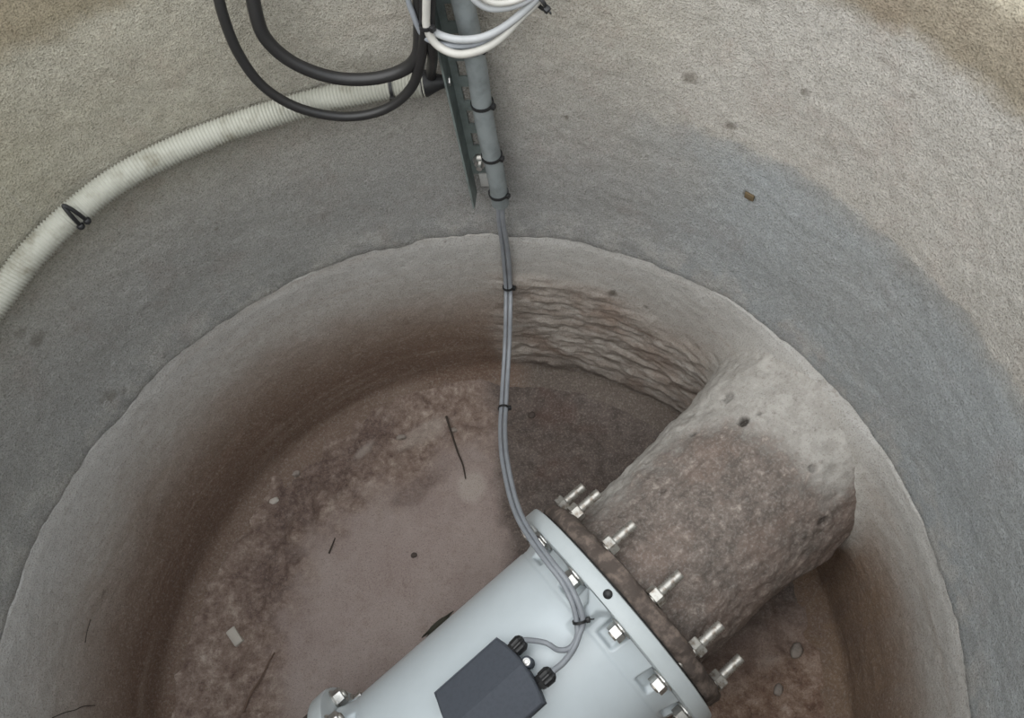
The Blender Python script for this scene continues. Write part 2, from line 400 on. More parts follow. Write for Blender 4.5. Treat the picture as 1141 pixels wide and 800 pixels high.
rr = rr + (fbm(X0, Y0, ZZ, 10, 3)-0.5)*0.006 + (fbm(X0, Y0, ZZ, 80, 2)-0.5)*0.002 - mort*(0.004 + 0.020*(ridge-0.42))
rr = rr + 0.0022*sstep(0.418, 0.440, ZZ)*(ZZ < 0.4405)
# mortar collar around the outlet pipe
WP = np.stack([X0, Y0, ZZ], 1) - np.array(C0)
along = WP @ np.array(A); rho = np.linalg.norm(WP - along[:, None]*np.array(A) - np.array(S)*(-0.006), axis=1)
collar = np.where(along > 0, np.exp(-np.clip(rho-0.140, 0, 1)/0.030), 0)*sstep(0.10, 0.24, ZZ)
rr = rr - 0.045*collar
mort = mort*(1-sstep(0.25, 0.5, collar))
# benching fillet at the foot of the wall
rr = rr - 0.05*(1-sstep(-0.01, 0.07, ZZ))**2*(1-0.6*mort)
V = np.stack([rr*np.sin(AZ), rr*np.cos(AZ), ZZ], 1)
lift = 0.04*sstep(10, -20, azd) - 0.02*sstep(-40, -70, azd) + 0.04*sstep(55, 75, azd)
rust = sstep(66, 82, azd)*(1-sstep(0.20, 0.36, ZZ+0.10*(nb-.5)))*(1-sstep(140, 170, azd))
foot_dark = sstep(14, 20, azd)*(1-sstep(52, 62, azd))*(1-sstep(0.05, 0.10, ZZ+0.10*(nb-.5)))  # darker foot of the wall behind the outlet pipe
dirt = spots_on_wall(V, [wsp(684, 324, .012, .9, R_LOW), wsp(722, 340, .007, .8, R_LOW), wsp(112, 660, .012, .8, R_LOW), wsp(207, 463, .006, .7, R_LOW),
                         wsp(780, 382, .012, .5, R_LOW), wsp(130, 460, .014, .4, R_LOW)])
ledge_wave(V)
wall_lo = grid_mesh('wall_lower', V, NU, len(zs), M_LOW, True, {'mortar': mort, 'collar': sstep(0.12, 0.45, collar+0.25*(nb-.5)), 'lift': lift, 'rust': rust, 'dark_foot': foot_dark*0.8, 'dirt': dirt}, 'structure')
tag(wall_lo, 'lower concrete shaft ring with brown tide stain and rough mortar streaks')

# floor (polar grid)
NR = 170; NA = 640
ra = np.linspace(0.002, 0.607, NR); aa = np.linspace(0, 2*np.pi, NA, endpoint=False)
A2, R2 = np.meshgrid(aa, ra, indexing='ij'); A2 = A2.ravel(); R2 = R2.ravel()
FX, FY = R2*np.sin(A2), R2*np.cos(A2); Z0 = 0*FX
nb = fbm(FX, FY, Z0, 9, 4); nf = fbm(FX, FY, Z0+3, 32, 4)
def fl(px, py): q = on_plane(px, py, 0.0); return q.x, q.y
def blob(px, py, ru, rv, ang=0, soft=0.45):
    cx, cy = fl(px, py); t = math.radians(ang); dx, dy = FX-cx, FY-cy
    u = (dx*math.cos(t)+dy*math.sin(t))/ru; v = (-dx*math.sin(t)+dy*math.cos(t))/rv
    d = np.sqrt(u*u+v*v) + (nb-0.5)*1.5 + (nf-0.5)*0.9
    return 1-sstep(1-soft, 1+soft, d)
left = sstep(0.12, 0.04, FX + 0.08*(nb-.5))
roughm = sstep(0.30, 0.44, R2 + 0.20*(nb-.5) + 0.12*(nf-.5))*left
purple = np.maximum.reduce([blob(390, 515, .13, .045, 35), blob(330, 555, .05, .03, 40), blob(305, 640, .05, .035, 60), blob(465, 545, .05, .02, 20)*.7,
                            blob(315, 585, .05, .03, 60)*.6, blob(285, 670, .03, .06, 10)*.6])
darkm = sstep(0.035, 0.085, FX + 0.05*(nb-.5) + 0.03*(nf-.5) - 0.12*np.clip(FY-0.33, 0, 1))*sstep(-0.1, 0.05, FY-0.25*FX+0.15)  # darker floor right of the hanging cables, beside and behind the pipe
rustm = sstep(0.02, -0.05, FY-0.537*(FX-0.21)-0.02)*sstep(0.05, 0.2, FX)
pale = np.maximum.reduce([blob(527, 545, .022, .022)*.6, blob(405, 505, .03, .012, 30)*.5, blob(470, 485, .05, .02, 20)*.4, blob(860, 735, .03, .02)*.35])
fz = (fbm(FX, FY, Z0, 14, 4)-.5)*0.012 + roughm*(nf-.45)*0.030 + 0.016*sstep(0.45, 0.6, R2) + left*0.006 + rustm*(nf-.5)*0.02
fz = fz - 0.004*purple
V = np.stack([FX, FY, fz], 1)
floor = grid_mesh('floor', V, NA, NR, M_FLOOR, True, {'rough': roughm, 'purple': np.clip(purple, 0, 1)*.75, 'wet': darkm, 'rust': rustm*(1-darkm), 'pale': pale}, 'structure')
tag(floor, 'pinkish brown silt covered floor of the round shaft')
def floor_z(x, y):
    r = math.hypot(x, y); a = math.atan2(x, y) % (2*math.pi)
    i = int(round(a/(2*math.pi)*NA)) % NA; j = min(max(int(round((r-0.002)/(0.605)*(NR-1))), 0), NR-1)
    return float(fz[i*NR+j])

# ring top and the ground outside the shaft
bm = bmesh.new()
lathe(bm, [(Z_TOP-0.002, R_UP-0.002), (Z_TOP+0.004, R_UP+0.008), (Z_TOP+0.004, 0.74), (Z_TOP-0.06, 0.745)], (Vector((0,0,1)), Vector((1,0,0)), Vector((0,1,0))), Vector(), 96)
tag(bm_obj('trim_1', bm, M_UP), 'concrete top edge of the shaft', kind='structure')
bm = bmesh.new()
lathe(bm, [(Z_TOP-0.03, 0.74), (Z_TOP-0.03, 6.0)], (Vector((0,0,1)), Vector((1,0,0)), Vector((0,1,0))), Vector(), 96)
tag(bm_obj('ground', bm, M_GROUND), 'gravelly ground around the shaft opening', kind='structure')

# ------------------------------------------------------------------ flow meter and pipes (local frame: a along pipe, s sideways, z up)
LFAR = -0.425                                   # rear face of the far flange
MROT = (0, -TILT, PHI)
LX = (Vector((1,0,0)), Vector((0,0,1)), Vector((0,-1,0)))     # axis, up, sideways(S) in local coordinates
def th_dir(th): return Vector((0, -math.sin(th), math.cos(th)))   # local radial direction, th=0 up, + towards S

meter = empty('flow_meter', C0 - K*0.23 , MROT)
meter.location = C0
tag(meter, 'white enamelled flanged flow meter lying across the shaft floor', 'flow meter')

# body housing with a flared, pocketed end at each flange
def housing():
    NO, NT_ = 190, 480
    off = np.linspace(LFAR+0.026, -0.0245, NO); th = np.linspace(-np.pi, np.pi, NT_, endpoint=False)
    TH, OF = np.meshgrid(th, off, indexing='ij'); TH = TH.ravel(); OF = OF.ravel()
    dist = np.minimum(-0.024-OF, OF-(LFAR+0.024))
    flare = 0.010*np.clip(1-dist/0.034, 0, 1)**1.3
    deg = np.degrees(TH); db = np.abs(((deg-15) % 30+15) % 30-15)
    pocket = (1-sstep(4.6, 6.4, db))*(1-sstep(0.024, 0.030, dist))
    web = (1-sstep(1.8, 4.4, np.abs(deg-1.0)-4*np.clip(0.012-dist, 0, 1)/0.012))*np.clip(1-dist/0.055, 0, 1)**0.9
    r = 0.152 + flare*(1-pocket) - 0.006*pocket + 0.029*web
    r = r - 0.0012*(1-sstep(0.034, 0.038, dist))
    V = np.stack([OF, -r*np.sin(TH), r*np.cos(TH)], 1)
    o = grid_mesh('body', V, NT_, NO, M_WHITE, True); o.parent = meter
    return o
housing()
def flange_mesh(t, r, bev=0.002, rin=0.10):
    bm = bmesh.new()
    lathe(bm, [(-t, rin), (-t, r-bev*1.6), (-t+bev*.5, r-bev*.5), (-t+bev*1.6, r), (-bev*1.6, r), (-bev*.5, r-bev*.5), (0, r-bev*1.6), (0, rin), (-t, rin)], LX, Vector(), 128)
    return bm
fl1 = bm_obj('flange', flange_mesh(0.024, RF), M_WHITE_PLATE, meter)
fl2 = link('flange', fl1.data, None, meter); fl2.location = (LFAR+0.024, 0, 0)
# plug on the rim at the top
bm = bmesh.new()
lathe(bm, [(0, 0), (0.0012, 0.0035), (0.0022, 0.0052), (0.001, 0.0062), (-0.004, 0.0062)], (Vector((0,0,1)), Vector((1,0,0)), Vector((0,1,0))), Vector((-0.0115, -0.006, RF-0.0002)), 20)
tag(bm_obj('rim_plug', bm, M_BLACK, fl1), 'small black round plug in the flange rim')

# hex pieces
def hexpts(r, rot=0): return [(r*math.cos(math.pi/3*k+rot), r*math.sin(math.pi/3*k+rot)) for k in range(6)]
def nut_mesh(name, r, depth, m):
    bm = bmesh.new(); prism(bm, hexpts(r, .3), Vector(), LX, depth, bev=r*0.14)
    me = bpy.data.meshes.new(name); bmesh.ops.recalc_face_normals(bm, faces=bm.faces[:]); bm.to_mesh(me); bm.free(); me.materials.append(m); return me
def rod_mesh(name, r, x0, x1, m, thread=0.0011):
    bm = bmesh.new(); n = int((x1-x0)/thread/1.6); prof = [(x0, 0), (x0, r*0.8)]
    for i in range(n):
        x = x0 + (x1-x0)*(i+0.5)/n; prof.append((x, r if i % 2 == 0 else r*0.88))
    prof += [(x1, r*0.8), (x1+0.0005, 0)]
    lathe(bm, prof, LX, Vector(), 12)
    me = bpy.data.meshes.new(name); bmesh.ops.recalc_face_normals(bm, faces=bm.faces[:])
    for f in bm.faces: f.smooth = True
    bm.to_mesh(me); bm.free(); me.materials.append(m); return me
def washer_mesh(name, r, m):
    bm = bmesh.new(); lathe(bm, [(0, r*0.4), (0.0026, r*0.4), (0.0026, r*0.95), (0.0018, r), (0, r), (0, r*0.4)], LX, Vector(), 24)
    me = bpy.data.meshes.new(name); bmesh.ops.recalc_face_normals(bm, faces=bm.faces[:]); bm.to_mesh(me); bm.free(); me.materials.append(m); return me
NUT_Z = nut_mesh('nut', 0.0128, 0.0120, M_ZINC); NUT_S = nut_mesh('nut', 0.0135, 0.013, M_STUD)
WASH = washer_mesh('washer', 0.0165, M_ZINC); STUD_SH = rod_mesh('stud_bolt', 0.0074, -0.042, 0.0795, M_STUD)
STUD_FAR = rod_mesh('stud_bolt', 0.0074, -0.075, 0.042, M_STUD)

def stud(parent, th, r, x0, far=False, k=0):
    d = th_dir(th)
    o = link('stud_bolt', STUD_FAR if far else STUD_SH, None, parent); o.location = d*r + Vector((x0, 0, 0))
    sg = -1 if far else 1
    def child(me, x, nm, jit):
        c = link(nm, me, None, o); c.location = (x, 0, 0); c.rotation_euler = (jit, 0, 0)
    j = (k*37 % 60)/60*1.05
    if not far:
        child(NUT_Z, -0.0395, 'nut', th+j); child(WASH, -0.0268, 'washer', 0)
        child(NUT_S, 0.0300, 'nut', th+j*1.7)
    else:
        child(NUT_Z, 0.027, 'nut', th+j); child(WASH, 0.0242, 'washer', 0)
        child(NUT_S, -0.037, 'nut', th+j*1.7)
    return o

# terminal box
def box_outline(inset=0.0):
    # (axial, lateral); bulged ends, seen from above
    x0, x1, w = -0.258+inset, -0.156-inset, 0.050-inset
    pts = []
    for t in np.linspace(-1, 1, 9): pts.append((x1 + 0.009*(1-t*t), t*w))
    for t in np.linspace(1, -1, 9): pts.append((x0 - 0.007*(1-t*t), t*w))
    return pts
def shell(name, levels, m, parent, roof=0.0):
    bm = bmesh.new(); rings = []
    for z, ins in levels:
        rings.append([bm.verts.new(Vector((x, -y, z - roof*(abs(y-(-0.005))/0.05)))) for x, y in box_outline(ins)])
    n = len(rings[0])
    for P, Q in zip(rings, rings[1:]):
        for k in range(n): bm.faces.new((P[k], P[(k+1) % n], Q[(k+1) % n], Q[k]))
    bm.faces.new(rings[0][::-1])
    # top built as strips across so that the ridge is a real edge
    T = rings[-1]
    nb_ = 9
    e1 = T[:nb_]; e0 = T[nb_:][::-1]
    for k in range(nb_-1): bm.faces.new((e1[k], e1[k+1], e0[k+1], e0[k]))
    return bm_obj(name, bm, m, parent, sharp=12)
base = shell('terminal_box', [(0.125, 0.004), (0.168, 0.002), (0.170, 0.001)], M_WHITE, meter)
lid = shell('lid', [(0.170, -0.001), (0.184, 0.0), (0.1860, 0.002)], M_BOX, base)
# lid: give it a ridge by raising the middle and dropping the left side
for v in lid.data.vertices:
    if v.co.z > 0.18:
        y = -v.co.y            # lateral, + towards the lower right of the photo
        v.co.z += 0.012 - 0.009*y/0.05 if y > -0.001 else 0.012 - 0.027*abs(y)/0.05
lid.data.polygons.foreach_set('use_smooth', np.zeros(len(lid.data.polygons), bool))
# ear with screw
bm = bmesh.new()
lathe(bm, [(0.163, 0.0), (0.163, 0.0075), (0.184, 0.0075), (0.1855, 0.0065), (0.1855, 0.0)], (Vector((0,0,1)), Vector((1,0,0)), Vector((0,1,0))), Vector((-0.143, 0.000, 0)), 24)
ear = bm_obj('screw_ear', bm, M_BOX, base)
bm = bmesh.new()
lathe(bm, [(0.1853, 0.0052), (0.1872, 0.0048), (0.1876, 0.003), (0.1866, 0.0022), (0.1862, 0)], (Vector((0,0,1)), Vector((1,0,0)), Vector((0,1,0))), Vector((-0.143, 0.000, 0)), 20)
bm_obj('screw', bm, M_ZINC, base)
# saddle under box
bm = bmesh.new(); prism(bm, [(0.12, -0.035), (0.168, -0.035), (0.168, 0.035), (0.12, 0.035)], Vector((-0.245, 0, 0)), (Vector((1,0,0)), Vector((0,0,1)), Vector((0,1,0))), 0.085)
bm_obj('pedestal', bm, M_WHITE, meter)
# cable glands
def gland(x, lat, z, yaw):
    d = Vector((math.cos(yaw), -math.sin(yaw), 0.05)).normalized(); u = Vector((0, 0, 1)); v = d.cross(u).normalized(); u = v.cross(d)
    o = Vector((x, -lat, z)); bm = bmesh.new()
    lathe(bm, [(-0.016, 0), (-0.016, 0.0075), (-0.006, 0.0075), (-0.006, 0.0105), (0.0, 0.0105)], (d, u, v), o, 6)
    g = bm_obj('cable_gland', bm, M_BLACK, base)
    bm = bmesh.new(); seg = 36; prof = [(-0.0015, 0.009), (0.0, 0.0108), (0.011, 0.0112), (0.015, 0.0085), (0.017, 0.0048), (0.014, 0.002)]
    rings = []
    for off, r in prof:
        rings.append([bm.verts.new(o + d*off + (u*math.cos(2*math.pi*k/seg) + v*math.sin(2*math.pi*k/seg))*(r*(1.0 if k % 4 < 2 else 0.86))) for k in range(seg)])
    for P, Q in zip(rings, rings[1:]):
        for k in range(seg): bm.faces.new((P[k], P[(k+1) % seg], Q[(k+1) % seg], Q[k]))
    bm.faces.new(rings[0][::-1]); bm.faces.new(rings[-1])
    bm_obj('gland_cap', bm, M_BLACK, g, sharp=25)
    return o + d*0.015, d
g1 = gland(-0.1455, -0.024, 0.172, -0.05); g2 = gland(-0.1415, 0.028, 0.174, 0.0)

# outlet pipe: mortar casing, dirty flange, gasket, studs
pipe = empty('outlet_pipe', C0, MROT)
tag(pipe, 'mortar-encased outlet pipe with bolted flange running into the shaft wall', 'pipe')
def dirty_flange():
    bm = bmesh.new(); seg = 200; t = 0.026; R_ = 0.180
    prof = [(-t, 0.10), (-t, R_-0.003), (-t*0.85, R_), (-t*0.55, R_+0.0015), (-t*0.25, R_), (-0.002, R_-0.004), (0, R_-0.010), (0, 0.145), (0, 0.10)]
    lathe(bm, prof, LX, Vector(), seg)
    co = np.array([v.co[:] for v in bm.verts]); nz = fbm(co[:, 0]+3, co[:, 1]+3, co[:, 2]+3, 45, 3)
    for v, k_ in zip(bm.verts, nz):
        d_ = Vector((0, v.co.y, v.co.z))
        if d_.length > 0.14: v.co += d_.normalized()*(float(k_)-0.55)*0.014 + Vector((1, 0, 0))*((float(k_)-0.5)*0.004 if v.co.x > -0.02 else 0)
    bm.verts.ensure_lookup_table()
    return bm
cf = bm_obj('flange', dirty_flange(), M_CRUST, pipe); cf.location = (0.0295, 0, 0)
tag(cf, 'dirty brown iron counter flange')
bm = bmesh.new(); lathe(bm, [(0.0002, 0.10), (0.0002, RF-0.014), (0.0033, RF-0.014), (0.0033, 0.10), (0.0002, 0.10)], LX, Vector(), 96)
bm_obj('gasket', bm, M_GASKET, pipe)
for k in range(12): stud(pipe, math.radians(15+30*k), RB, 0.0, k=k)
# casing
NO, NT_ = 190, 420
off = np.linspace(0.026, 0.52, NO); th = np.linspace(-np.pi, np.pi, NT_, endpoint=False)
TH, OF = np.meshgrid(th, off, indexing='ij'); TH = TH.ravel(); OF = OF.ravel()
r0 = 0.139 + 0.012*sstep(0.10, 0.36, OF) + 0.010*np.clip((OF-0.27)/0.09, 0, 1.5)**2
qx, qy, qz = OF, -r0*np.sin(TH), r0*np.cos(TH)
n1 = fbm(qx+2, qy+2, qz+2, 11, 4); n2 = fbm(qx+5, qy+5, qz+5, 60, 3)
r1 = r0 + (n1-.5)*0.022 + (n2-.5)*0.007
def case_local(px, py, rad=0.152):
    d = ray(px, py); o = CAM - C0
    ol = Vector((o.dot(A), o.dot(S), o.dot(KM))); dl = Vector((d.dot(A), d.dot(S), d.dot(KM))); ol.y += 0.006
    a = dl.y**2+dl.z**2; b = ol.y*dl.y+ol.z*dl.z; c = ol.y**2+ol.z**2-rad**2
    t = (-b-math.sqrt(max(b*b-a*c, 0)))/a; q = ol+dl*t
    return q.x, math.atan2(q.y, q.z)
pit = np.zeros(len(TH))
for px, py, rad, amp in ((828, 468, .0085, 1), (769, 478, .005, .7), (812, 444, .010, .45), (752, 440, .004, .3), (905, 522, .006, .5), (716, 508, .004, .5), (735, 540, .005, .4), (920, 583, .009, .5), (846, 462, .003, .5)):
    ox, ot = case_local(px, py)
    d = np.hypot(OF-ox, (TH-ot)*0.15)*(0.8+0.4*fbm(qx, qy, qz, 150, 2))
    pit = np.maximum(pit, amp*(1-sstep(rad*0.7, rad*1.1, d)))
r1 = r1 - 0.008*pit
# washed, paler mortar on the upper-left flank and near the wall; silt on the crown towards the flange
lat = -np.sin(TH)
edge_px = [case_local(*p) for p in ((700, 545), (770, 500), (830, 470), (905, 545))]
dm = sstep(-1.35, -0.45, TH + 1.1*(n1-.5) - 1.2*(OF-0.10)*0) * (1-sstep(0.25, 0.36, OF + 0.12*(n1-.5) + 0.10*np.clip(-TH-0.1, 0, 1)))
dm = np.maximum(dm, 0.75*(1-sstep(0.03, 0.10, OF+0.05*(n1-.5)))*sstep(-1.6, -0.9, TH))
dm = np.maximum(dm, sstep(0.55, 0.9, TH+.5*(n1-.5)))
V = np.stack([OF, 0.006 - r1*np.sin(TH), r1*np.cos(TH)], 1)
cs = grid_mesh('mortar_casing', V, NT_, NO, M_CASE, True, {'dirtmask': dm, 'pit': pit}); cs.parent = pipe
tag(cs, 'rough stained mortar casing with small dark pits')

# inlet pipe on the far end (mostly below the frame)
inlet = empty('inlet_pipe', C0 + A*LFAR, MROT)
tag(inlet, 'inlet pipe with dark counter flange at the lower left end of the meter', 'pipe')
f3 = bm_obj('flange', flange_mesh(0.022, 0.181), M_RUST, inlet); f3.location = (-0.0035, 0, 0)
bm = bmesh.new(); lathe(bm, [(-0.0033, 0.10), (-0.0033, RF-0.014), (-0.0002, RF-0.014), (-0.0002, 0.10), (-0.0033, 0.10)], LX, Vector(), 96)
bm_obj('gasket', bm, M_GASKET, inlet)
bm = bmesh.new(); lathe(bm, [(-0.03, 0.13), (-0.40, 0.13)], LX, Vector(), 64)
bm_obj('pipe_barrel', bm, M_RUST, inlet)
for k in range(12): stud(inlet, math.radians(15+30*k), RB, 0.0, far=True, k=k+5)
# support blocks under the meter
for nm, x in (('support_block', -0.10), ('support_block', -0.33)):
    bm = bmesh.new(); w = C0 + A*x
    box(bm, Vector((w.x, w.y, (w.z-0.152)/2-0.004)), (Vector((math.cos(PHI), math.sin(PHI), 0)), S, K), 0.06, 0.12, w.z-0.152-0.006, 0.004)
    sb = bm_obj(nm, bm, M_STONE)
    tag(sb, 'low concrete block carrying the meter close to the %s' % ('outlet flange' if x > -0.2 else 'inlet flange'), 'block', 'blocks under the meter')

# ------------------------------------------------------------------ slotted steel channel, conduit
slot_p = on_wall(526, 129, R_UP-0.003); tip = on_wall(528, 233, R_UP-0.037)
AZC = math.degrees(math.atan2(slot_p.x, slot_p.y))
tz = math.radians(AZC)
CN = Vector((-math.sin(tz), -math.cos(tz), 0)); CT = Vector((math.cos(tz), -math.sin(tz), 0))   # inward, to the right
wall0 = cyl(AZC, R_UP-0.003, 0)
ZB = tip.z
chan = empty('slotted_channel', wall0 + K*ZB)
tag(chan, 'dark grey slotted steel channel fixed upright on the shaft wall', 'channel')
O = Vector((0, 0, 0)); AX = (CT, CN, K)
HZ = Z_TOP - 0.02 - ZB
DEP = 0.021
bm = bmesh.new(); z = on_wall(537, 192, R_UP-0.003).z - ZB; pitch = 0.040; sl = 0.024; sw = 0.012
for sx in (-1, 1):
    w = (0.036-sw)/2
    box(bm, O + CT*(sx*(sw/2+w/2)) + CN*0.00125 + K*(z+(HZ-z)/2), AX, w, 0.0025, HZ-z)
k = z
while k < HZ:
    h = min(pitch-sl, HZ-k); box(bm, O + CN*0.00125 + K*(k+h/2), AX, sw+0.0004, 0.0025, h); k += pitch
bm_obj('web', bm, M_STEEL, chan, smooth=False)
for sx, nm in ((-1, 'side_leg'), (1, 'side_leg')):
    bm = bmesh.new(); zz0 = 0 if sx < 0 else z
    dp = 0.034 if sx < 0 else DEP
    box(bm, O + CT*(sx*0.01675) + CN*(dp/2) + K*(zz0+(HZ-zz0)/2), AX, 0.0025, dp, HZ-zz0)
    bm_obj(nm, bm, M_STEEL, chan, smooth=False)
# wall anchor in a slot and end plate
def anchor(zc):
    bm = bmesh.new()
    lathe(bm, [(0.0026, 0.011), (0.0050, 0.011), (0.0052, 0)], (CN, CT, K), O + K*zc, 20)
    prism(bm, hexpts(0.0085), O + CN*0.005 + K*zc, (CN, CT, K), 0.007)
    lathe(bm, [(0.012, 0.0042), (0.020, 0.0042), (0.0205, 0)], (CN, CT, K), O + K*zc, 12)
    bm_obj('wall_anchor', bm, M_ZINC, chan, sharp=30)
anchor(z+0.028)
bm = bmesh.new(); box(bm, O + CT*0.003 + CN*0.005 + K*(z-0.010), AX, 0.018, 0.004, 0.026, 0.001)
bm_obj('end_plate', bm, M_PLATE, chan)

# conduit in front of the right leg
CR = 0.0130
con_p = lambda zc: wall0 + CT*0.025 + CN*(DEP+CR) + K*zc
zb = on_wall(555, 226, R_UP-0.036).z
path = [con_p(zb + (Z_TOP-0.02-zb)*i/30) for i in range(31)]
path = [p + CT*(0.0012*math.sin(i*0.6)) for i, p in enumerate(path)]
bm = bmesh.new()
def prof_tube(bm, path, r, seg): tube(bm, path, r, seg)
F = frames(path); seg = 20; outer = []; inner = []
tube(bm, path, CR, 20, caps=False)
tube(bm, path[:4], CR-0.002, 20, caps=False)
# rim
bm.verts.ensure_lookup_table(); n0 = len(path)*20
for k in range(20):
    bm.faces.new((bm.verts[k], bm.verts[(k+1) % 20], bm.verts[n0+(k+1) % 20], bm.verts[n0+k]))
cond = bm_obj('conduit', bm, M_COND)
tag(cond, 'straight grey conduit tied along the slotted channel', 'conduit')

# ------------------------------------------------------------------ cable ties
TIES = 'black cable ties'
def tie(p, axis, r, label, head=None, tail=0.0, w=0.0042, m=None):
    t = axis.normalized(); h = (head - t*head.dot(t)).normalized() if head else t.orthogonal().normalized()
    b = t.cross(h); bm = bmesh.new(); seg = 24
    rings = []
    for k in range(seg):
        a_ = 2*math.pi*k/seg; d = h*math.cos(a_) + b*math.sin(a_)
        rings.append([bm.verts.new(p + d*(r+dr) + t*(w/2*sg)) for dr, sg in ((0, -1), (0.0015, -1), (0.0015, 1), (0, 1))])
    for k in range(seg):
        P, Q = rings[k], rings[(k+1) % seg]
        for j in range(4): bm.faces.new((P[j], P[(j+1) % 4], Q[(j+1) % 4], Q[j]))
    root = empty('cable_tie', p)
    for v in bm.verts: v.co -= p
    bm_obj('strap', bm, M_BLACK, root)
    bm = bmesh.new(); box(bm, h*(r+0.0028), (h, b, t), 0.0052, 0.0068, 0.0068, 0.001)
    bm_obj('head', bm, M_BLACK, root)
    if tail:
        bm = bmesh.new(); box(bm, h*(r+0.003+tail/2), (h, b, t), tail, 0.0035, 0.0012, 0.0003); bm_obj('tail', bm, M_BLACK, root)
    tag(root, label, 'cable tie', TIES)
    return root
view = lambda p: (CAM-p).normalized()
for (px, py), lab in (((533, 123), 'upper black tie strapping conduit to channel in its clear stretch'), ((546, 181), 'middle black tie around conduit near the channel end plate'), ((552, 222), 'lowest black tie around the bottom end of the conduit')):
    zc = on_wall(px, py, R_UP-0.036-CR).z
    tie(con_p(zc), K, CR+0.0004, lab, head=CT*0.9+CN*0.4)
zc = on_wall(531, 61, R_UP-0.036-CR).z
tie(con_p(zc), K, CR+0.0004, 'black tie on the conduit just below the looped white cable', head=CT*0.9+CN*0.4)

# ------------------------------------------------------------------ cables
def cable(name, pts, r, m, label, cat='cable', group=None, n=10, seg=10):
    path = catmull(pts, n); bm = bmesh.new(); tube(bm, path, r, seg)
    o = bm_obj(name, bm, m); tag(o, label, cat, group)
    return path
def ML(x, lat, z):   # meter local -> world
    return C0 + A*x + S*lat + KM*z
gtip1 = ML(g1[0].x, -g1[0].y, g1[0].z); gtip2 = ML(g2[0].x, -g2[0].y, g2[0].z)
bundle = [(646, 692, .402), (641, 672, .412), (629, 648, .415), (612, 626, .412), (595, 603, .395), (580, 578, .365), (570, 550, .33), (562, 510, .285), (560, 480, .25), (561, 455, .23), (563, 420, .225), (565, 385, .245), (566, 350, .29)]
B3 = [on_plane(x, y, z) for x, y, z in bundle]
B3 += [on_wall(566, 320, .582), on_wall(563, 280, .583), on_wall(558, 245, .572)]
top_in = con_p(zb+0.002); B3 += [top_in, top_in + K*0.03]
def offs(P, dx, dd):
    out = []
    for i, p in enumerate(P):
        v = view(p); side = RT*0.8 - UP*0.1; w = 1.0 if i < len(P)-3 else 0.75
        out.append(p + side.normalized()*dx*w + v*dd*w)
    return out
s1 = [gtip1 - A*0.012, gtip1, on_plane(607, 716, .408), on_plane(622, 724, .402), on_plane(635, 722, .400), on_plane(643, 709, .400)]
s2 = [gtip2 - A*0.012, gtip2, on_plane(628, 738, .402), on_plane(639, 723, .401), on_plane(645, 708, .401)]
p1 = cable('signal_cable', s1 + offs(B3, -0.0041, 0), 0.0036, M_GREYC, 'thin grey cable looping from the left gland of the meter box up the wall', group='meter cables')
p2 = cable('signal_cable', s2 + offs(B3, 0.0041, 0.001), 0.0040, M_GREYC, 'thin grey cable curving from the right gland of the meter box up the wall', group='meter cables')
def near_dir(pts3, px, py):
    # nearest bundle location to a pixel
    best = None; C = catmull(pts3, 10)
    for i, p in enumerate(C):
        v = p-CAM; z_ = v.dot(FWD); x = 570.5+FPX*v.dot(RT)/z_; y = 400-FPX*v.dot(UP)/z_
        d = (x-px)**2+(y-py)**2
        if best is None or d < best[0]: best = (d, p, (C[min(i+1, len(C)-1)]-C[max(i-1, 0)]))
    return best[1], best[2]
for px, py, lab in ((566, 320, 'black tie holding the two hanging grey cables against the pale wall band'), (561, 456, 'black tie on the hanging grey cables over the brown floor'), (645, 692, 'black tie gathering the grey cables on the meter body beside the flange')):
    p, t = near_dir(B3, px, py)
    tie(p, t, 0.0083, lab, head=RT + view(p)*0.3, tail=0.008 if py > 600 else 0, w=0.0035)

# corrugated hose along the wall
hp = [(-60, 415), (-25, 362), (0, 330), (35, 284), (80, 240), (135, 198), (200, 165), (275, 136), (350, 114), (420, 99), (474, 93)]
HR = 0.0150
hpath = catmull([cyl(-108, R_UP-0.021, 0.60), cyl(-92, R_UP-0.021, 0.635), cyl(-76, R_UP-0.021, 0.665)] + [on_wall(x, y, R_UP-0.021) for x, y in hp], 60)
# resample evenly for the corrugation
L = [0.0]
for a_, b_ in zip(hpath, hpath[1:]): L.append(L[-1]+(b_-a_).length)
step = 0.0011; n = int(L[-1]/step); res = []; j = 0
for i in range(n+1):
    s = i*step
    while j < len(L)-2 and L[j+1] < s: j += 1
    res.append(hpath[j].lerp(hpath[j+1], min(max((s-L[j])/max(L[j+1]-L[j], 1e-9), 0), 1)))
bm = bmesh.new()
tube(bm, res, lambda i: HR + (0.0, 0.0017, 0.0017, 0.0)[i % 4], 20)
hose = bm_obj('hose', bm, M_HOSE, sharp=80)
tag(hose, 'off-white corrugated hose curving along the wall', 'hose')
